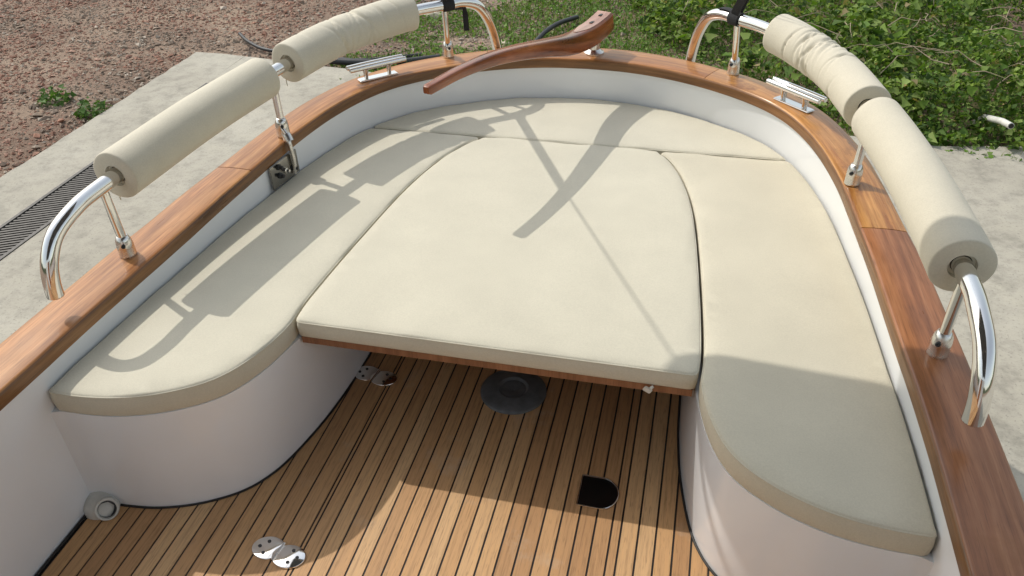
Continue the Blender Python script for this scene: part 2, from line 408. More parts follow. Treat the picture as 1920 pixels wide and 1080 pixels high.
rp = dp+[dp[0]]; rm = MB(); P3 = [(x, y, .003) for x, y in resample(rp, 70)]; rm.tube(P3, .0019, 8); rm.build('latch_rim', CHR, lt)
dr = MB(); ax = Vector((.55, -.60, .58)).normalized(); c0 = Vector((-.962, 1.128, .026))
dr.lathe([(.031, -.05), (.0305, -.006), (.030, .0), (.028, .003), (.025, .002), (.0235, -.004), (.0225, -.02)], c0, ax, 32, False)
dr.lathe([(.050, 0.), (.047, .016), (.038, .030), (.022, .038), (.0, .04)], (-1.002, 1.155, .0), (.25, -.25, 1), 28, False)
dr = dr.build('drain_pipe', PVC, boat); db = MB(); db.lathe([(.0228, -.008), (.021, -.014), (.0, -.017)], c0, ax, 24, False); db.build('drain_bore', DARKM, dr)
ps = MB(); ps.lathe([(.105, .0), (.105, .004), (.098, .010), (.07, .013), (.055, .018), (.048, .018), (.040, .012), (.030, .012), (.0, .004)], (.0, 1.835, 0), n=48, close=False)
ps.build('pedestal_socket', m_plain('grey_cast_metal', (.17, .185, .19), .45, .2, 30, .4), boat)

# ---------------------------------------------------------------- seat bases
FRONT = [(.548, 1.60), (.553, 1.52), (.572, 1.43), (.605, 1.345), (.65, 1.284), (.715, 1.236), (.785, 1.202), (.86, 1.180), (.94, 1.1705), (.99, 1.1695), (1.012, 1.167), (1.034, 1.158)]
BASEIN = [(.515, 2.55), (.517, 2.1), (.520, 1.85), (.526, 1.72), (.541, 1.58)]
for sgn in (1, -1):
    wall = catmull(BASEIN+FRONT[2:], 6); th = .02
    sb = MB(); nrm = np.gradient(wall, axis=0); nrm = np.stack([-nrm[:, 1], nrm[:, 0]], 1); nrm /= np.linalg.norm(nrm, axis=1, keepdims=True)
    if nrm[len(nrm)//2][0] < 0: nrm = -nrm
    inn = wall+nrm*th; n = len(wall); zt = .343
    vs = [(sgn*x, y, z) for R_, z in ((wall, 0.0005), (wall, zt), (inn, zt), (inn, .0005)) for x, y in R_]
    fs = [(k*n+i, k*n+i+1, ((k+1) % 4)*n+i+1, ((k+1) % 4)*n+i) for k in range(4) for i in range(n-1)]
    fs += [(0, n, 2*n, 3*n), (n-1, 2*n-1, 3*n-1, 4*n-1)]
    sb.add(vs, fs)
    poly = [(x, y+.001) for x, y in wall if x < 1.026]+[(hw(y)+.002, y) for y in np.linspace(1.172, 2.9, 24)]+[(.515, 2.9)]
    sb.prism([(sgn*x, y) for x, y in poly], zt-.02, zt-.0015)
    b = sb.build('seat_base', GEL, boat)
    ck = MB(); ck.tube([(sgn*(x-nx*.003), y-ny*.003, .001) for (x, y), (nx, ny) in zip(wall, nrm)], .0036, 8); ck.build('caulk_seam', BLACKR, b)
aft = MB(); aft.box((0, 2.56, .165), (1.06, .02, .33)); aft.prism([(-.53, 2.55), (.53, 2.55)]+[(x*.99, y-.01) for x, y in LIN if y > 2.9], .32, .3385); aft.build('stern_locker', GEL, boat)
for s_ in (1, -1):                             # black caulk where deck meets liner
    ck = MB(); ck.tube([(s_*(hw(y)-.002), y, .001) for y in np.linspace(-.9, 1.12, 24)], .004, 8); ck.build('caulk_seam', BLACKR, boat)

# unseen bulkhead and door, added to hold back skylight from forward
bk_ = MB(); bk_.box((0, -.62, .62), (2.03, .04, 1.30)); bk_ = bk_.build('blocker_bulkhead', GEL, boat); bd = MB(); bd.box((0, -.585, .62), (.62, .03, 1.24), None, .006); bd.build('blocker_door', W_BROWN, bk_)

# table
tb = MB(); TP = [(-.535, 1.562), (.535, 1.562), (.525, 1.7), (.508, 1.95), (.49, 2.3), (.45, 2.53), (-.45, 2.53), (-.49, 2.3), (-.508, 1.95), (-.525, 1.7)]
tb.prism(TP, .331, .3525); table = tb.build('table', W_EDGE, boat)
lg = MB(); lg.box((0, 2.3, .16), (.06, .06, .33), None, .006); lg.build('table_leg', DARKM, table)

# ---------------------------------------------------------------- guard rails
RAILP = [(1.082, 1.354, .562), (1.082, 1.358, .60), (1.079, 1.375, .655), (1.077, 1.42, .706), (1.075, 1.50, .732), (1.075, 1.59, .739), (1.058, 1.8, .747), (1.022, 2.1, .760), (.967, 2.4, .771), (.888, 2.7, .786), (.772, 2.93, .797), (.665, 3.06, .804), (.57, 3.14, .806), (.515, 3.20, .803), (.468, 3.255, .775), (.438, 3.30, .71), (.420, 3.33, .63), (.41, 3.35, .54)]
rail = resample(catmull(RAILP, 12), 400)
def rail_at(y):
    k = int(np.argmin(np.abs(rail[60:330, 1]-y)))+60; return k
def mirror3(P, s): return [(s*p[0], p[1], p[2]) for p in P]
rails = {}
for s_ in (-1, 1):
    r_ = MB(); r_.tube(mirror3(rail[::3], s_), .0215, 20, False)
    # closed, slightly hollow tube ends
    for e, q in ((rail[0], rail[2]), (rail[-1], rail[-3])):
        ax = Vector((s_*(e[0]-q[0]), e[1]-q[1], e[2]-q[2])).normalized()
        r_.lathe([(.0215, -.001), (.0205, .002), (.017, .002), (.016, -.02), (0, -.02)], (s_*e[0], e[1], e[2]), ax, 20, False)
    ro = r_.build('guard_rail', CHR, boat); rails[s_] = ro
    for (px, py), foot in (((1.077, 1.615), (1.077, 1.630)), ((.967, 2.40), (.955, 2.385)), ((.568, 3.142), (.585, 3.185))):
        k = rail_at(py); top = Vector((s_*rail[k][0], rail[k][1], rail[k][2]-.012)); bot = Vector((s_*foot[0], foot[1], zs(foot[1])+.045))
        p_ = MB(); p_.tube([bot, bot.lerp(top, .5), top], .0125, 14); po = p_.build('post', CHR, ro)
        b_ = Vector((s_*foot[0], foot[1], zs(foot[1])+.002)); axd = (bot-b_).normalized()
        f_ = MB(); f_.lathe([(.0238, 0), (.0245, .003), (.0238, .006), (.023, .030), (.0235, .034), (.0215, .052), (.016, .064), (.013, .066)], b_, axd, 24)
        f_.build('post_foot', CHR2, ro)
        sc = MB(); sc.lathe([(.006, 0), (.006, .005), (.003, .006), (.0, .003)], b_+Vector((-s_*.012, -.020, .042)), (-s_*.5, -.8, .2), 10, False); sc.build('set_screw', DARKM, ro)

# brace from the middle left post to a steel plate on the liner
pl = MB(); yc = 2.305; xw = -hw(yc)+.004
tang = Vector((-(hw(yc+.05)-hw(yc-.05)), .1, 0)).normalized(); nin = Vector((tang.y, -tang.x, 0)); Mx = Matrix((tang, nin, Vector((0, 0, 1)))).transposed()
pl.box(Vector((xw, yc, .458))+nin*.004, (.165, .006, .088), Mx, .0025); plo = pl.build('backing_plate', m_chrome('dark_reflection_steel', .16, (.42, .41, .39)), boat)  # plate colour darkened to stand for the dark reflection in it
for k, (a, z) in enumerate(((-.035, .452), (.0, .455), (-.035, .485), (.045, .445))):
    bt = MB(); c_ = Vector((xw, yc, z))+tang*a+nin*.007; bt.lathe([(.011, 0), (.011, .006), (.0065, .008), (.0065, .018), (.0, .020)], c_, nin, 6 if k < 3 else 12); bt.build('bolt', CHR if k == 1 else DARKM, plo)
br = MB(); a_ = Vector((xw, yc, .425))+tang*.04+nin*.014; b_ = Vector((-.955, 2.375, zs(2.38)+.040))
br.tube([Vector(p) for p in catmull([a_, a_+Vector((.004, .004, .04)), Vector((-.915, 2.345, .535)), Vector((-.928, 2.36, .565)), b_], 6)], .0078, 12)
br.lathe([(.016, -.014), (.017, 0), (.016, .014)], Vector((-.925, 2.358, .555)), (-.5, .3, .8), 16); br.build('brace', CHR2, boat)

# cleats
for s_ in (-1, 1):
    p0 = Vector((s_*.872, 2.868, 0)); p1 = Vector((s_*.748, 2.992, 0)); c_ = (p0+p1)/2; t_ = (p1-p0).normalized(); nn = Vector((-t_.y, t_.x, 0)); zb = zs(c_.y)+.003
    if nn.dot(Vector((s_, 1, 0))) < 0: nn = -nn
    c_ -= nn*.012
    Mx = Matrix((t_, nn, Vector((0, 0, 1)))).transposed()
    cb = MB(); cb.box(Vector((c_.x, c_.y, zb+.003)), (.165, .04, .006), Mx, .0028); co = cb.build('cleat', CHR, boat)
    for e in (-1, 1):
        q = MB()
        for e2 in (-1, 1):
            b0 = Vector((c_.x, c_.y, zb+.004))+t_*e*.05+nn*e2*.004; q.tube([b0, b0+nn*e2*.004+Vector((0, 0, .022)), b0+nn*e2*.012+Vector((0, 0, .048))], .0065, 10)
        q.build('cleat_post', CHR2, co)
    for e2 in (-1, 1):
        q = MB(); b0 = Vector((c_.x, c_.y, zb+.056))+nn*e2*.016
        q.tube([b0-t_*.122, b0-t_*.12, b0-t_*.06, b0+t_*.06, b0+t_*.12, b0+t_*.122], [.006, .0098, .011, .011, .0098, .006], 14); q.build('cleat_bar', CHR, co)

# rudder head fitting under the tiller
rh = MB(); rh.lathe([(.042, 0), (.042, .006), (.034, .010), (.026, .020), (.026, .052), (.0, .054)], (.012, 3.325, zs(3.3)+.002), n=28); rh.build('rudder_head', CHR2, boat)

# ---------------------------------------------------------------- cushions
def offset_poly(P, d):
    a = np.roll(P, 1, 0); b = np.roll(P, -1, 0); t1 = P-a; t2 = b-P
    t1 /= np.linalg.norm(t1, axis=1, keepdims=True)+1e-12; t2 /= np.linalg.norm(t2, axis=1, keepdims=True)+1e-12
    n1 = np.stack([-t1[:, 1], t1[:, 0]], 1); n2 = np.stack([-t2[:, 1], t2[:, 0]], 1); n = n1+n2; L = np.linalg.norm(n, axis=1, keepdims=True); n = n/np.maximum(L, .3)
    return P+n*d/np.maximum(np.sum(n*n1, 1, keepdims=True), .55)
def area(P): x, y = P[:, 0], P[:, 1]; return .5*np.sum(x*np.roll(y, -1)-np.roll(x, -1)*y)
def round_corners(pts, r=.02, step=.012):
    # pts: list of (x, y, round?) closed; fillets flagged corners, resamples evenly
    out_ = []; N = len(pts)
    for i in range(N):
        p = np.array(pts[i][:2]); fl = pts[i][2] if len(pts[i]) > 2 else 0
        if fl:
            a = np.array(pts[i-1][:2]); b = np.array(pts[(i+1) % N][:2]); u = (a-p)/np.linalg.norm(a-p); v = (b-p)/np.linalg.norm(b-p)
            for t_ in np.linspace(0, 1, 7): out_.append((1-t_)**2*(p+u*fl)+2*t_*(1-t_)*p+t_**2*(p+v*fl))
        else: out_.append(p)
    P = np.array(out_+[out_[0]]); L = np.sum(np.linalg.norm(np.diff(P, axis=0), axis=1)); return resample(P, int(L/step))[:-1]
def cushion(name, pts, ztop, thick, mat, label, seed=0, cat='cushion'):
    P = round_corners(pts)
    if area(P) < 0: P = P[::-1]
    rg = random.Random(seed)
    prof = [(.006, 0), (.002, .003), (0, .009), (-.0015, thick*.5), (0, thick-.016), (.0012, thick-.009), (.0035, thick-.0045), (.008, thick-.002)]
    n = len(P); vs, fs = [], []; ph = [rg.uniform(0, 6) for _ in range(4)]
    for ins, z in prof:
        Q = offset_poly(P, ins)
        for k, (x, y) in enumerate(Q):
            wob = (.0012*math.sin(k*.21+ph[0])+.0009*math.sin(k*.47+ph[1])) if z > .01 else 0
            vs.append((x, y, ztop-thick+z+wob*min(1, z/thick)))
    m = len(prof)
    for k in range(m-1):
        for i in range(n): fs.append((k*n+i, k*n+(i+1) % n, (k+1)*n+(i+1) % n, (k+1)*n+i))
    fs += [tuple(range(n))[::-1]]
    # gently crowned top: filled inside the last ring on a 3 cm lattice
    g = np.stack(np.meshgrid(np.arange(P[:, 0].min(), P[:, 0].max(), .03), np.arange(P[:, 1].min(), P[:, 1].max(), .03)), -1).reshape(-1, 2)
    g = g+np.array([[rg.uniform(-.006, .006), rg.uniform(-.006, .006)] for _ in g])
    A_, B_ = Q, np.roll(Q, -1, 0); ab = B_-A_
    dist = np.empty(len(g)); ins_ = np.zeros(len(g), bool)
    for i, p in enumerate(g):
        t_ = np.clip(np.sum((p-A_)*ab, 1)/np.sum(ab*ab, 1), 0, 1); dist[i] = np.min(np.hypot(*(A_+ab*t_[:, None]-p).T))
        c_ = (A_[:, 1] > p[1]) != (B_[:, 1] > p[1]); xi = A_[:, 0]+(p[1]-A_[:, 1])/np.where(ab[:, 1] == 0, 1e-9, ab[:, 1])*ab[:, 0]; ins_[i] = np.sum(c_ & (p[0] < xi)) % 2 == 1
    ok = ins_ & (dist > .008); g, dist = g[ok], dist[ok]
    rv, re_, rf, ov, oe, of_ = delaunay_2d_cdt([Vector(p) for p in np.vstack([Q, g])], [], [list(range(n))], 1, 1e-7)
    mp = {}
    for i, (v, o_) in enumerate(zip(rv, ov)):
        if o_ and o_[0] < n: mp[i] = (m-1)*n+o_[0]
        else:
            dd = dist[o_[0]-n] if o_ else .01; z = ztop-.002+.0028*(1-math.exp(-dd/.02))+.002*(1-math.exp(-dd/.12))+.0016*math.sin(v[0]*9+ph[2])*math.sin(v[1]*7+ph[3])*min(1, dd/.08)
            mp[i] = len(vs); vs.append((v[0], v[1], z))
    fs += [tuple(mp[i] for i in f) for f in rf]
    o = MB().add(vs, fs).build(name, mat, None, 80); tag(o, label, cat)
    # stitched welt along the top edge
    Q = offset_poly(P, .0022); wl = MB(); ring = [(x, y, ztop-.0085) for x, y in Q]; ring.append(ring[0])
    wl.tube(ring, .0026, 6, False); w_ = wl.build('welt', mat, o, 80)
    return o
G = .0035
frontc = [tuple(p) for p in catmull(FRONT[:-4]+[(.94, 1.1695), (1.026, 1.168)], 4) if p[1] < 1.535]
TS = [(.545, 1.555), (.548, 1.66), (.534, 1.9), (.505, 2.24), (.478, 2.43), (.442, 2.58), (.405, 2.68), (.372, 2.745), (.345, 2.775)]
tside = [tuple(p) for p in catmull(TS, 4)]
def side_pts(s):
    pts = []
    for x, y in frontc: pts.append((s*x, y))
    pts[-1] = (s*1.0265, 1.168, .012)
    for y in np.linspace(1.20, 2.77, 36): pts.append((s*(hw(y)-.004), y))
    pts.append((s*(hw(2.797)-.004), 2.797, .02))
    pts.append((s*.36, 2.797, .012))
    for x, y in tside[::-1]: pts.append((s*(x+G+.002), y))
    return pts
cl = cushion('bench_cushion', side_pts(-1), ZC, .072, FAB, 'long cream bench cushion with the dark shadows of the padded rail across it', 1)
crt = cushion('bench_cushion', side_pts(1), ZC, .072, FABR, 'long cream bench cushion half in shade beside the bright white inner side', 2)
st = [(-(hw(2.806)-.004), 2.806, .02), (hw(2.806)-.004, 2.806, .02)]
k0 = [p for p in LIN if p[1] > 2.815]
st += [(p[0]*.996, p[1]-.004) for p in k0]
cs = cushion('stern_cushion', st, ZC, .072, FAB, 'crescent shaped cream cushion in the rounded stern under the tiller', 3)
tt = [(-.541, 1.553, .018), (.541, 1.553, .018)]+[(x-.002, y) for x, y in tside[1:-1]]+[(.335, 2.792), (.30, 2.797), (-.30, 2.797), (-.335, 2.792)]+[(-(x-.002), y) for x, y in tside[1:-1]][::-1]
ct = cushion('table_cushion', tt, ZC+.002, .059, FAB, 'large cream cushion with straight front edge covering the table in the middle', 4)
zp = MB(); zp.box((.424, 1.545, .349), (.022, .006, .016), Matrix.Rotation(.5, 3, 'Y'), .002); zp.tube([(.437, 1.548, .360), (.431, 1.546, .354)], .004, 8); zp.build('zip_pull', PVC, ct)

# ---------------------------------------------------------------- padded sleeves on the rails
def sleeve(s, y0, y1, r, label, wrinkle=0., seed=0):
    k0, k1 = rail_at(y0), rail_at(y1); P = [Vector((s*p[0], p[1], p[2])) for p in resample(rail[k0:k1+1], 150 if wrinkle else 70)]
    rg = random.Random(seed); N = len(P); n = 72
    T = [(P[min(i+1, N-1)]-P[max(i-1, 0)]).normalized() for i in range(N)]
    folds = [(rg.gauss(.54, .13), rg.uniform(0, 6.28), rg.uniform(.007, .012), -rg.uniform(.5, 1.), rg.uniform(-.06, .06), rg.uniform(.6, 1.3)) for _ in range(40)]
    def rad(t, a):
        d = 0
        if wrinkle:
            for c, a0, wd, am, sk, aw in folds:
                da = (a-a0+math.pi) % (2*math.pi)-math.pi; q = (t-c-sk*da)/wd
                d += am*math.exp(-q*q)*math.exp(-(da/aw)**2)
        d2 = .006*math.sin(3*a+t*4+seed)+.004*math.sin(5*a-t*9+seed*2)
        return r*(1+d2)+d*wrinkle
    vs, fs = [], []
    ends = []
    def ring(i, f, push=0., const=None):
        c = P[i]+T[i]*push; u = Vector((0, 0, 1)); u = (u-T[i]*u.dot(T[i])).normalized(); b = T[i].cross(u); base = len(vs)
        for j in range(n):
            a = 2*math.pi*j/n; rr = const if const else rad(i/(N-1), a)-f
            vs.append(c+(u*math.cos(a)+b*math.sin(a))*rr)
        return base
    rings = [ring(0, 0, .012, .0228), ring(0, 0, .012, .029), ring(0, 0, .0, .031), ring(0, 0, -.002, r*.72), ring(0, .0035, .0), ring(0, .001, .0015), ring(0, 0, .005)]
    for i in range(3, N-3): rings.append(ring(i, 0))
    rings += [ring(N-1, 0, -.005), ring(N-1, .001, -.0015), ring(N-1, .0035, 0), ring(N-1, 0, .002, r*.72), ring(N-1, 0, 0, .031), ring(N-1, 0, -.012, .029), ring(N-1, 0, -.012, .0228)]
    for a_, b_ in zip(rings[:-1], rings[1:]):
        for j in range(n): fs.append((a_+j, a_+(j+1) % n, b_+(j+1) % n, b_+j))
    o = MB().add(vs, fs).build('rail_sleeve', PADF, None, 70); tag(o, label, 'padded sleeve', 'padded sleeves on the guard rails')
    # closing flap along the underside with its loose tie
    fl = MB(); q = []
    for i in range(2, N-2, 2):
        u = Vector((0, 0, 1)); u = (u-T[i]*u.dot(T[i])).normalized(); b = T[i].cross(u); a = math.radians(205 if s < 0 else 155)
        q.append(P[i]+(u*math.cos(a)+b*math.sin(a))*(rad(i/(N-1), a % (2*math.pi))+.0005))
    fl.tube(q, .0028, 6); fl.tube([q[0], q[0]+Vector((.0, -.004, -.012)), q[0]+Vector((.004, -.008, -.024))], .002, 6); fl.build('closing_flap', PADF, o)
    return o
sleeve(-1, 1.675, 2.365, .070, 'smooth cream padded sleeve on the rail above the iron drain grate', 0, 1)
sleeve(-1, 2.49, 3.045, .070, 'creased cream padded sleeve on the rail beside the loose black strap tail', .006, 2)
sleeve(1, 1.65, 2.372, .070, 'smooth cream padded sleeve with its near end in shade, beside the ivy and the concrete', 0, 3)
sleeve(1, 2.44, 3.01, .070, 'cream padded sleeve with deep gathered wrinkles in front of the ivy', .0085, 4)

# ---------------------------------------------------------------- tiller
TI = [(-.348, 2.242, .818, .030, .030), (-.294, 2.397, .818, .034, .034), (-.234, 2.572, .803, .040, .043), (-.179, 2.732, .775, .046, .052), (-.118, 2.908, .735, .052, .062), (-.056, 3.090, .692, .062, .078), (-.004, 3.24, .680, .072, .086), (.028, 3.33, .688, .078, .086), (.046, 3.385, .700, .078, .080)]
ti = catmull(TI, 8); vs, fs, uvs = [], [], []; L = 0; ns = 20
for i, (x, y, z, wd, hh) in enumerate(ti):
    t_ = np.gradient(ti[:, :3], axis=0)[i]; t_ = Vector(t_).normalized(); sd_ = t_.cross(Vector((0, 0, 1))).normalized(); up = sd_.cross(t_).normalized()
    if i: L += np.linalg.norm(ti[i, :3]-ti[i-1, :3])
    e = .35+.0*i
    for j in range(ns):
        a = 2*math.pi*j/ns; ca, sa = math.cos(a), math.sin(a); px = math.copysign(abs(ca)**.3, ca); pz = math.copysign(abs(sa)**.3, sa)
        sh = 1.0
        vs.append(Vector((x, y, z))+sd_*px*wd*.5+up*pz*hh*.5); uvs.append((L, px*wd*.5+pz*.3*hh+.2))
n = len(ti)
c0 = len(vs)
for i, sgn in ((0, -1), (n-1, 1)):            # rounded ends
    t_ = Vector(ti[1, :3]-ti[0, :3] if i == 0 else ti[-1, :3]-ti[-2, :3]).normalized()*sgn
    for j in range(ns): vs.append(Vector(ti[i, :3])+(vs[i*ns+j]-Vector(ti[i, :3]))*.72+t_*.009); uvs.append((uvs[i*ns+j][0]+.01, uvs[i*ns+j][1]))
for i in range(n-1):
    for j in range(ns): fs.append((i*ns+j, i*ns+(j+1) % ns, (i+1)*ns+(j+1) % ns, (i+1)*ns+j))
for b_, r0 in ((c0, 0), (c0+ns, (n-1)*ns)):
    for j in range(ns): fs.append((r0+j, r0+(j+1) % ns, b_+(j+1) % ns, b_+j))
    fs.append(tuple(b_+j for j in range(ns)))
til = MB().add(vs, fs, uvs).build('tiller', W_MAHO, None, 50); tag(til, 'curved varnished mahogany tiller resting on the stern of the boat', 'tiller')
for y_ in (3.27, 3.345):
    x_ = float(np.interp(y_, ti[:, 1], ti[:, 0])); z_ = float(np.interp(y_, ti[:, 1], ti[:, 2]+ti[:, 4]*.5))
    q = MB(); q.box((x_, y_, z_+.0012), (.013, .026, .005), Matrix.Rotation(-.34, 3, 'Z'), .001); q.build('bolt_slot', HOLE, til)
tp = MB(); vs, fs, uvs = [], [], []; kk = [i for i in range(len(ti)) if ti[i, 1] > 3.12]; tg = np.gradient(ti[:, :3], axis=0)
for q, i in enumerate(kk):
    t_ = Vector(tg[i]).normalized(); sd_ = t_.cross(Vector((0, 0, 1))).normalized(); up = sd_.cross(t_).normalized(); wq = ti[i, 3]*.38*min(1, .3+q*.2)
    for e in (-1, 1):
        for dz in (-.004, .0016): vs.append(Vector(ti[i, :3])+sd_*e*wq+up*(ti[i, 4]*.5+dz)); uvs.append((q*.02, e*wq+dz))
for q in range(len(kk)-1):
    for c_ in ((0, 1), (1, 3), (3, 2), (2, 0)): fs.append((q*4+c_[0], q*4+c_[1], q*4+4+c_[1], q*4+4+c_[0]))
fs += [(0, 2, 3, 1), tuple(len(vs)-4+j for j in (0, 1, 3, 2))]; tp.add(vs, fs, uvs)
tp.build('top_plate', m_wood('pale_plate_wood', [(.3, (.30, .15, .10)), (.5, (.42, .235, .17)), (.7, (.52, .33, .26))], .3, .4), til)  # paler, pinker wood tone than the tiller body

# ---------------------------------------------------------------- sun awning above the camera (its straps and shade are seen)
aw = thing('sun_awning', 'sun awning tied to the rails by black webbing straps, casting shade over the bench', 'awning', (0, .5, .5))
cz = 2.2; Pc = round_corners([(-.96, -3.0, .15), (.96, -3.0, .15), (.955, 2.315, .12), (-.955, 2.315, .12)], step=.05)  # forward length, out of view, added to cut skylight over the deck
bm = bmesh.new(); vv = [bm.verts.new((x, y, 0)) for x, y in Pc]; f_ = bm.faces.new(vv); bmesh.ops.triangulate(bm, faces=[f_]); bmesh.ops.subdivide_edges(bm, edges=bm.edges[:], cuts=3, use_grid_fill=True)
for v in bm.verts: v.co.z = cz+.16*(1-(abs(v.co.x)/.96)**2.2)+.02*math.cos(v.co.y*2.2)
r_ = bmesh.ops.extrude_face_region(bm, geom=bm.faces[:])
for g in r_['geom']:
    if isinstance(g, bmesh.types.BMVert): g.co.z += .006
bmesh.ops.recalc_face_normals(bm, faces=bm.faces[:])
me = bpy.data.meshes.new('canopy'); bm.to_mesh(me); bm.free(); me.materials.append(CANV); me.shade_smooth(); me.set_sharp_from_angle(angle=math.radians(40)); link('canopy', me, aw)
for y_t in (2.2, .5, -1.15, -2.95):
    pts = [(-1.10, -.75, .52), (-1.04, -.75+(y_t+.75)*.45, 1.3), (-.945, y_t-.08, cz-.035), (-.8, y_t-.06, cz+.02), (-.4, y_t-.06, cz+.10), (0, y_t-.06, cz+.12), (.4, y_t-.06, cz+.10), (.8, y_t-.06, cz+.02), (.945, y_t-.08, cz-.035), (1.04, -.75+(y_t+.75)*.45, 1.3), (1.10, -.75, .52)]
    b_ = MB(); b_.tube(catmull(pts, 6), .0125, 12); b_.build('bow', CHR, aw)
def web(mb, P, wd, th, flat):
    # flat webbing along P, broad side along vector flat
    vs, fs = [], []; P = [Vector(p) for p in P]
    for i, p in enumerate(P):
        t_ = (P[min(i+1, len(P)-1)]-P[max(i-1, 0)]).normalized(); f = Vector(flat); f = (f-t_*f.dot(t_)).normalized(); nn = t_.cross(f)
        for a, b in ((-1, -1), (1, -1), (1, 1), (-1, 1)): vs.append(p+f*a*wd/2+nn*b*th/2)
    for i in range(len(P)-1):
        for j in range(4): fs.append((i*4+j, i*4+(j+1) % 4, (i+1)*4+(j+1) % 4, (i+1)*4+j))
    fs += [(0, 1, 2, 3), tuple((len(P)-1)*4+j for j in range(4))]; mb.add(vs, fs)
for s_ in (-1, 1):
    k = rail_at(3.132)+ (3 if s_ < 0 else 2); A = Vector((s_*rail[k][0], rail[k][1], rail[k][2])); t_ = Vector((s_*(rail[k+3][0]-rail[k-3][0]), rail[k+3][1]-rail[k-3][1], rail[k+3][2]-rail[k-3][2])).normalized()
    B_ = Vector((s_*.93, 2.235, cz+.03)); d = (B_-A).normalized(); mid = A.lerp(B_, .40)
    stp = MB()
    # loop round the tube
    u = (d-t_*d.dot(t_)).normalized(); v_ = t_.cross(u)
    web(stp, [A+(u*math.cos(a)+v_*math.sin(a))*.0245 for a in np.linspace(-2.4, 2.4, 13)], .048, .003, t_)
    web(stp, [A+(u*math.cos(a)+v_*math.sin(a))*.0275 for a in np.linspace(-1.9, 2.0, 11)], .044, .003, t_+u*.15)
    web(stp, [A+u*.022+v_*.012, mid], .032, .003, t_); web(stp, [A+u*.022-v_*.012, mid], .032, .003, t_)
    web(stp, [mid, B_], .007, .0022, t_)
    if s_ < 0:
        k2 = k+13; q = Vector((s_*rail[k2][0], rail[k2][1], rail[k2][2])); web(stp, [A+t_*.02-Vector((0, 0, .022)), q+Vector((0, 0, -.024)), q+Vector((.004, 0, -.05)), q+Vector((.006, .0, -.115))], .022, .003, (1, .3, 0))
    else:
        q0 = [Vector((s_*rail[k+i][0], rail[k+i][1], rail[k+i][2]+.0235)) for i in range(0, 16, 3)]; web(stp, q0, .03, .003, (t_.cross(Vector((0, 0, 1)))))
    so_ = stp.build('strap', WEB, aw)
    bk = MB(); bk.box(mid, (.042, .012, .05), d.to_track_quat('Z', 'Y').to_matrix(), .003); bk.build('buckle', HOLE, so_)

# ---------------------------------------------------------------- ground, slab, grate
ZG, ZS = -.745, -.70
gr = MB(); nx = 60
xs = np.concatenate([np.linspace(-60, -12, 7), np.linspace(-11, 11, 80), np.linspace(12, 60, 7)]); ys = np.concatenate([np.linspace(-40, -3, 5), np.linspace(-2, 16, 70), np.linspace(18, 80, 8)])
rg = np.random.default_rng(3)
def hills(x, y): return .028*np.sin(x*1.3+.5*y)+.02*np.sin(y*2.1-x*.7)+.012*np.sin(4.1*x+2.2*y)
vs = []
for y in ys:
    for x in xs: vs.append((x, y, ZG+(hills(x, y)*.5 if not (-4.3 < x < 12 and y < 6.6) else -.02)))
n = len(xs); fs = [(j*n+i, j*n+i+1, (j+1)*n+i+1, (j+1)*n+i) for j in range(len(ys)-1) for i in range(n-1)]
gd = gr.add(vs, fs).build('ground', SOIL, None, 180); tag(gd, kind='structure')
def edge(p0, p1, n_, amp): # slightly chipped slab edge
    return [(p0[0]+(p1[0]-p0[0])*t_+rg.uniform(-amp, amp), p0[1]+(p1[1]-p0[1])*t_+rg.uniform(-amp, amp)) for t_ in np.linspace(0, 1, n_)[:-1]]
slab = MB(); gx0, gx1, gy1 = -3.555, -3.27, 5.71
back = [(-3.44, 6.352), (-2.73, 6.245), (-2.5, 6.225), (-1.2, 6.0), (.5, 5.72), (2.08, 5.53), (2.64, 5.63), (5, 5.9), (14, 6.8)]
slab.prism([(gx0, -12)]+[(gx0, gy1)]+[(-3.56, 6.36)]+edge((-3.7, 6.385), (-4.06, 6.4), 6, .006)+edge((-4.06, 6.39), (-4.02, 3.5), 40, .008)+[(-3.98, -12)], -1.0, ZS)
slab.prism([(gx1, -12), (14, -12)]+back[::-1][:-1]+[(-2.9, 6.27), (gx1, 6.325)], -1.0, ZS)
slab.prism([(gx0, gy1), (gx1, gy1), (gx1, 6.325), (-3.44, 6.352), (gx0, 6.36)], -1.0, ZS)
slab.prism([(gx0, -12), (gx1, -12), (gx1, gy1), (gx0, gy1)], -1.02, -.86)
so2 = slab.build('concrete_slab', CONC, None, 30); tag(so2, kind='structure')
gt = thing('drain_grate', 'long dark iron drain grate set in the concrete beside the boat', 'drain grate', (-3.41, 2, -.86))
fr = MB()
for x in (gx0+.014, gx1-.014): fr.box((x, .85, ZS-.008), (.022, 9.7, .026))
fr.box(((gx0+gx1)/2, gy1-.014, ZS-.008), (.24, .022, .026)); fr.build('grate_frame', m_plain('galvanised_iron', (.10, .095, .09), .6, .3, 20, .5), gt)
gb = MB(); y = -1.0
while y < gy1-.04:
    gb.box(((gx0+gx1)/2, y, ZS-.012), (.30, .011, .022), Matrix.Rotation(math.radians(28), 3, 'Z') @ Matrix.Rotation(.25, 3, 'X')); y += .034
for x in np.linspace(gx0+.06, gx1-.06, 4): gb.box((x, .85, ZS-.024), (.007, 9.6, .02))
gb.build('grate_bars', m_plain('dark_iron', (.055, .053, .05), .55, .3, 20, .5), gt)
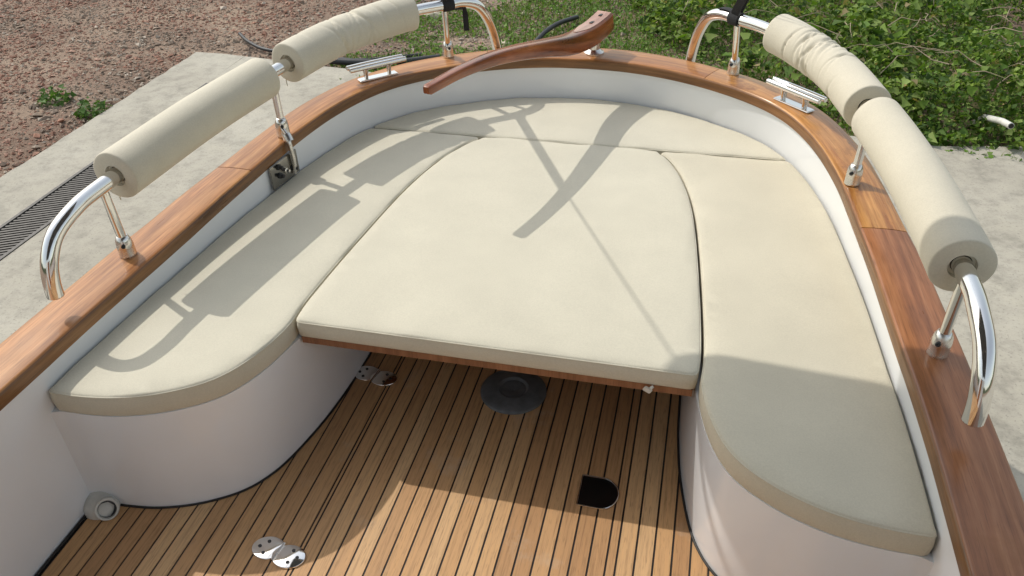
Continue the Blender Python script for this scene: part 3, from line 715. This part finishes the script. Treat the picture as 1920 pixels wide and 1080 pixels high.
# joints cut in the slab
# ---------------------------------------------------------------- loose gravel and rubble (stuff)
def tinted(name, V, F, tint, mat, kind, flat=True, label=None, cat=None):
    me = bpy.data.meshes.new(name); me.vertices.add(len(V)); me.vertices.foreach_set('co', V.astype(np.float32).ravel())
    fl = F.shape[1]; me.loops.add(F.size); me.loops.foreach_set('vertex_index', F.astype(np.int32).ravel()); me.polygons.add(len(F))
    me.polygons.foreach_set('loop_start', np.arange(0, F.size, fl, dtype=np.int32)); me.update(calc_edges=True)
    at = me.color_attributes.new('tint', 'FLOAT_COLOR', 'POINT'); at.data.foreach_set('color', np.c_[tint, np.ones(len(tint))].astype(np.float32).ravel())
    me.materials.append(mat)
    if flat: me.shade_flat()
    else: me.shade_smooth()
    o = bpy.data.objects.new(name, me); C.objects.link(o); tag(o, label, cat, None, kind); return o
def vnoise(x, y, s, seed):
    # smooth value noise
    r = np.random.default_rng(seed); g = r.random((64, 64)); xx, yy = x*s+17.3, y*s+9.1; ix, iy = np.floor(xx).astype(int), np.floor(yy).astype(int); fx, fy = xx-ix, yy-iy
    fx, fy = fx*fx*(3-2*fx), fy*fy*(3-2*fy); q = lambda a, b: g[a % 64, b % 64]
    return (q(ix, iy)*(1-fx)+q(ix+1, iy)*fx)*(1-fy)+(q(ix, iy+1)*(1-fx)+q(ix+1, iy+1)*fx)*fy
OCT = np.array([(1, 0, 0), (-1, 0, 0), (0, 1, 0), (0, -1, 0), (0, 0, 1), (0, 0, -1)], float)
OF = np.array([(0, 2, 4), (2, 1, 4), (1, 3, 4), (3, 0, 4), (2, 0, 5), (1, 2, 5), (3, 1, 5), (0, 3, 5)])
def stones(px, py, size, tint, base):
    n = len(px); S = OCT[None]*(rg.uniform(.55, 1.25, (n, 6, 1)))
    S = S*np.stack([rg.uniform(.7, 1.5, n), rg.uniform(.6, 1.1, n), rg.uniform(.35, .8, n)], 1)[:, None, :]
    a = rg.uniform(0, 6.28, n); b = rg.normal(0, .4, n); ca, sa, cb, sb_ = np.cos(a), np.sin(a), np.cos(b), np.sin(b)
    x, y, z = S[..., 0], S[..., 1], S[..., 2]; y, z = y*cb[:, None]-z*sb_[:, None], y*sb_[:, None]+z*cb[:, None]
    x, y = x*ca[:, None]-y*sa[:, None], x*sa[:, None]+y*ca[:, None]
    V = np.stack([x, y, z], 2)*size[:, None, None]; V[..., 0] += px[:, None]; V[..., 1] += py[:, None]; V[..., 2] += (base+size*.25)[:, None]
    F = (OF[None]+(np.arange(n)*6)[:, None, None]).reshape(-1, 3); return V.reshape(-1, 3), F, np.repeat(tint, 6, 0)
def gz(x, y): return ZG+hills(x, y)*.5
n = 105000; px = rg.uniform(-9.5, .6, n); py = rg.uniform(2.6, 11, n)
inside_slab = ((px > -4.05) & (py < 6.38)) | ((px > -3.4) & (py < 6.36-.145*(px+3.4)))
# keep denser on the left; thin out into the grass
keep = ~inside_slab & (rg.random(n) < np.clip(1.15-.23*(px+3.0), .05, 1))
px, py = px[keep], py[keep]; n = len(px)
patch = vnoise(px, py, .75, 5)*.6+vnoise(px, py, 1.9, 6)*.4
redz = np.clip((patch-.22)/.22, 0, 1)*np.clip((-2.5-px)/1.6, 0.04, 1)
bare = (vnoise(px, py, .55, 8) > .66) & (px < -5)
k2 = ~(bare & (rg.random(n) < .75)); px, py, redz = px[k2], py[k2], redz[k2]; n = len(px)
red = rg.random(n) < redz*.72
cr_ = np.array([(.33, .15, .10), (.40, .205, .145), (.28, .125, .09), (.45, .28, .21)])[rg.integers(0, 4, n)]
cg_ = np.array([(.28, .23, .175), (.21, .175, .135), (.36, .31, .245), (.50, .45, .37), (.15, .125, .10)])[rg.integers(0, 5, n)]
tint = np.where(red[:, None], cr_, cg_); tint = (.62*tint+.38*np.array([.30, .205, .15]))*rg.uniform(.75, 1.2, (n, 1)); size = np.clip(rg.lognormal(-4.5, .42, n), .006, .04)
V, F, t2 = stones(px, py, size, tint, gz(px, py)); tinted('gravel', V, F, t2, STONE, 'stuff')
# ---------------------------------------------------------------- grass (stuff)
def blades(px, py, hgt, tint, wd=.006, lean=.5, z0=None, seg=3):
    n = len(px); a = rg.uniform(0, 6.28, n); d = np.stack([np.cos(a), np.sin(a)], 1); s_ = np.stack([-d[:, 1], d[:, 0]], 1); le = rg.uniform(.1, 1, n)*lean
    z0 = gz(px, py) if z0 is None else z0; V = np.zeros((n, 5, 3)); hh = hgt
    for k, (t_, ww) in enumerate(((0, 1), (.5, .8), (1, 0))):
        c = np.stack([px+d[:, 0]*le*hh*t_**1.6, py+d[:, 1]*le*hh*t_**1.6, z0+hh*t_*(1-.3*le*t_)], 1); o_ = np.c_[s_*wd*.5*ww, np.zeros(n)]
        if k < 2: V[:, 2*k] = c-o_; V[:, 2*k+1] = c+o_
        else: V[:, 4] = c
    F = np.concatenate([np.array([(0, 1, 3), (0, 3, 2), (2, 3, 4)])[None]+(np.arange(n)*5)[:, None, None]]).reshape(-1, 3)
    return V.reshape(-1, 3), F, np.repeat(tint, 5, 0)
n = 52000; px = rg.uniform(-2.7, 3.2, n); py = rg.uniform(5.4, 11.5, n)
dens = vnoise(px, py, 1.4, 11)*.55+vnoise(px, py, 3.5, 12)*.45
lim = np.interp(px, [-2.7, -2.0, -1.0, -.3, 3.2], [.52, .40, .28, .18, .1])
keep = (dens > lim) & (py > 6.05-.145*(px+2.2)) ; px, py, dens, lim = px[keep], py[keep], dens[keep], lim[keep]; n = len(px)
dry = rg.random(n) < .22
tint = np.where(dry[:, None], np.array([(.33, .29, .16)]), np.array([(.12, .215, .03), (.17, .28, .045), (.09, .165, .025)])[rg.integers(0, 3, n)])*rg.uniform(.7, 1.25, (n, 1))
V, F, t2 = blades(px, py, rg.uniform(.015, .055, n)*(.6+1.1*np.clip((dens-lim)*4, 0, 1)), tint, .008, .8); tinted('grass', V, F, t2, BLADE, 'stuff')
GX, GY = px, py
# ---------------------------------------------------------------- ivy and broad-leaved ground cover (stuff)
def leaves(px, py, pz, size, tint, tilt=.5, nrm=None):
    n = len(px); a = rg.uniform(0, 6.28, n)
    L = np.array([(0, 0, 0), (.50, .20, .09), (.24, .58, .02), (0, 1.0, -.14), (-.24, .58, .02), (-.50, .20, .09), (0, .42, -.06)])
    V = np.repeat(L[None], n, 0)*size[:, None, None]; V[..., 0] *= rg.uniform(.75, 1.25, n)[:, None]
    pit = rg.normal(.15, tilt, n); rol = rg.normal(0, tilt, n)
    x, y, z = V[..., 0], V[..., 1], V[..., 2]
    cr, sr = np.cos(rol)[:, None], np.sin(rol)[:, None]; x, z = x*cr+z*sr, -x*sr+z*cr
    cp, sp = np.cos(pit)[:, None], np.sin(pit)[:, None]; y, z = y*cp+z*sp, -y*sp+z*cp
    ca, sa = np.cos(a)[:, None], np.sin(a)[:, None]; x, y = x*ca-y*sa, x*sa+y*ca
    V = np.stack([x+px[:, None], y+py[:, None], z+pz[:, None]], 2)
    F = (np.array([(0, 1, 6), (1, 2, 6), (2, 3, 6), (3, 4, 6), (4, 5, 6), (5, 0, 6)])[None]+(np.arange(n)*7)[:, None, None]).reshape(-1, 3)
    return V.reshape(-1, 3), F, np.repeat(tint, 7, 0)
def cover_h(x, y):
    h = .10+.42*vnoise(x, y, 1.1, 21)**1.3+.22*vnoise(x, y, 2.7, 22); return h
BX = np.array([-1.2, -.55, -.25, .1, .45, .8, 1.2, 1.65, 2.0, 2.4, 3, 9]); BY = np.array([16, 9.6, 8.2, 7.35, 6.95, 6.5, 6.1, 5.62, 5.50, 5.55, 5.62, 6.25])
n = 165000; px = rg.uniform(-1.1, 6.5, n); py = 5.35+10*rg.random(n)**1.35
lim = np.interp(px, BX, BY)+(vnoise(px, py, 3, 23)-.5)*.45
clump = vnoise(px, py, 2.2, 24)*.5+vnoise(px, py, 5.2, 25)*.5
keep = (py > lim) & ((clump > .38) | (rg.random(n) < .10)); px, py, lim, clump = px[keep], py[keep], lim[keep], clump[keep]; n = len(px)
H_ = cover_h(px, py)*np.clip((py-lim)/.5, .22, 1)*(.45+.8*clump)
pz = gz(px, py)+H_*(1-.55*rg.random(n)**1.7)+.02
kind = vnoise(px, py, 1.6, 26)
size = np.clip(rg.lognormal(-3.28, .46, n), .016, .085)*np.where(kind > .62, 1.25, .92)
pal = 1.03*np.array([(.06, .115, .02), (.085, .155, .026), (.12, .20, .028), (.165, .25, .045), (.038, .075, .015), (.20, .27, .07)])
tint = pal[np.clip((rg.integers(0, 6, n)+(kind > .6)).astype(int), 0, 5)]*rg.uniform(.75, 1.25, (n, 1))
dryl = rg.random(n) < .035; tint[dryl] = np.array([.30, .24, .12])
small = rg.random(n) < .38; size = np.where(small, size*.5, size); tint[small] *= np.array([1.15, 1.1, .8])
V, F, t2 = leaves(px, py, pz, size, tint, .6); tinted('ivy_ground_cover', V, F, t2, LEAF, 'stuff', False)
NC = 34000; k_ = rg.integers(0, len(GX), NC); qx, qy = GX[k_]+rg.normal(0, .04, NC), GY[k_]+rg.normal(0, .04, NC)
tint = np.array([(.10, .20, .028), (.14, .25, .04), (.08, .155, .022), (.18, .27, .07)])[rg.integers(0, 4, NC)]*rg.uniform(.75, 1.25, (NC, 1))
V, F, t2 = leaves(qx, qy, gz(qx, qy)+rg.uniform(.005, .06, NC)*(.4+vnoise(qx, qy, 1.7, 31)), rg.uniform(.016, .042, NC), tint, .5); tinted('clover', V, F, t2, LEAF, 'stuff', False)
# dead twigs threaded through the ivy
tw = MB(); r2 = random.Random(9)
for _ in range(150):
    x = r2.uniform(.2, 4.6); y = r2.uniform(5.9, 10); l_ = float(np.interp(x, BX, BY))
    if y < l_+.1: continue
    z = ZG+float(cover_h(np.array([x]), np.array([y]))[0])*.8+r2.uniform(-.05, .1); a = r2.uniform(0, 6.28); L_ = r2.uniform(.15, .6); pts = []
    for k in range(5): t_ = k/4; pts.append((x+math.cos(a)*L_*t_+r2.uniform(-.02, .02), y+math.sin(a)*L_*t_+r2.uniform(-.02, .02), z+.06*math.sin(t_*3)+r2.uniform(-.02, .03)))
    tw.tube(pts, [.004, .0036, .003, .0024, .001], 5)
t_ = tw.build('dead_stems', TWIG); tag(t_, kind='stuff')
# ---------------------------------------------------------------- small things on the ground
def weed(x, y, z, n_, sp, name, label):
    n_ = int(n_); a = rg.uniform(0, 6.28, n_); r_ = sp*np.sqrt(rg.random(n_)); tint = np.array([(.06, .12, .025), (.085, .16, .035), (.11, .19, .05)])[rg.integers(0, 3, n_)]*rg.uniform(.8, 1.2, (n_, 1))
    V, F, t2 = leaves(x+r_*np.cos(a), y+r_*np.sin(a), z+rg.uniform(.01, .16, n_)*(1-r_/sp*.6), rg.uniform(.022, .055, n_), tint, .6); o = tinted(name, V, F, t2, LEAF, None, False); tag(o, label, 'weed')
weed(-4.16, 5.03, ZG, 130, .12, 'weed', 'leafy green weed growing against the edge of the concrete slab')
weed(-4.62, 5.20, ZG, 120, .13, 'weed', 'small sparse weed among the red rubble')
pp = MB(); pp.tube([(2.46, 5.48, -.50), (2.44, 5.60, -.52), (2.41, 5.85, -.60), (2.40, 6.0, -.72)], .021, 16); pp.build('pipe', PVC); pp = bpy.data.objects['pipe']
tag(pp, 'pale pipe end sticking out of the ivy over the concrete', 'pipe')
bo = MB(); bo.lathe([(.0165, 0), (.0165, .002), (.0, .002)], (2.4603, 5.4775, -.4998), (.13, -.96, .12), 16); bo.build('pipe_bore', HOLE, pp)
hs = MB(); hp = [(-3.95, 6.98, ZG+.03), (-3.75, 6.78, ZG+.03), (-3.5, 6.62, ZG+.025), (-3.2, 6.56, ZG+.03), (-2.85, 6.5, ZG+.035), (-2.55, 6.48, ZG+.03), (-2.25, 6.58, ZG+.03), (-2.0, 6.72, ZG+.03)]
hs.tube(catmull(hp, 8), .016, 12); tag(hs.build('hose', HOSE), 'black hose lying along the far edge of the concrete slab', 'hose')
hs = MB(); hp = [(-2.72, 6.33, ZS+.02), (-2.45, 6.36, ZS+.012), (-2.1, 6.46, ZG+.05), (-1.8, 6.62, ZG+.05)]
hs.tube(catmull(hp, 8), .028, 12); tag(hs.build('rubber_pipe', HOSE), 'thick black rubber pipe behind the left cleat', 'pipe')
hs = MB(); hs.tube(catmull([(-1.06, 7.0, ZG+.05), (-1.0, 7.3, ZG+.09), (-.92, 7.6, ZG+.09), (-.80, 7.95, ZG+.05)], 8), .022, 12); tag(hs.build('rubber_pipe', HOSE), 'short black pipe in the grass behind the tiller', 'pipe')
r3 = random.Random(5)
def rock(x, y, s, label, c):
    bm = bmesh.new(); bmesh.ops.create_icosphere(bm, subdivisions=2, radius=1)
    for v in bm.verts: v.co = Vector((v.co.x*1.3, v.co.y, v.co.z*.6))*s*(1+r3.uniform(-.16, .16))
    me = bpy.data.meshes.new('rock'); bm.to_mesh(me); bm.free(); me.materials.append(c); o = link('rock', me); o.location = (x, y, ZG+s*.25); tag(o, label, 'rock'); return o
LIME = m_plain('pale_limestone', (.50, .44, .33), .9, .25, 20, 0, .5)
rock(-2.1, 8.3, .15, 'large pale rock behind the loose strap tail', LIME); rock(-2.25, 7.85, .09, 'pale rock beside the larger pale rock', LIME)
for x, y, s, lb in ((-1.72, 6.75, .045, 'small white stone in the grass left of the loose strap tail'), (-2.0, 6.62, .04, 'small white stone nearest the left cleat'), (-1.35, 7.2, .035, 'small white stone in the grass beside the curved rail end')): rock(x, y, s, lb, LIME)

# low dark rise added out of view to give the steel dark reflections
hl = MB(); vs = []; fs = []; NA = 96
for k, (r_, z) in enumerate(((58, ZG-.3), (62, 4.0), (68, 7.5), (80, 9.0))):
    for j in range(NA):
        a = 2*math.pi*j/NA; q = 1+.28*math.sin(3*a+1)+.2*math.sin(7*a)+.12*math.sin(13*a+2)
        vs.append((r_*math.cos(a), r_*math.sin(a), z if k == 0 else z*max(.25, q)))
for k in range(3):
    for j in range(NA): fs.append((k*NA+j, k*NA+(j+1) % NA, (k+1)*NA+(j+1) % NA, (k+1)*NA+j))
tag(hl.add(vs, fs).build('hills', m_plain('reflection_backdrop', (.05, .062, .032), .9, .5, .4), None, 180), kind='structure')
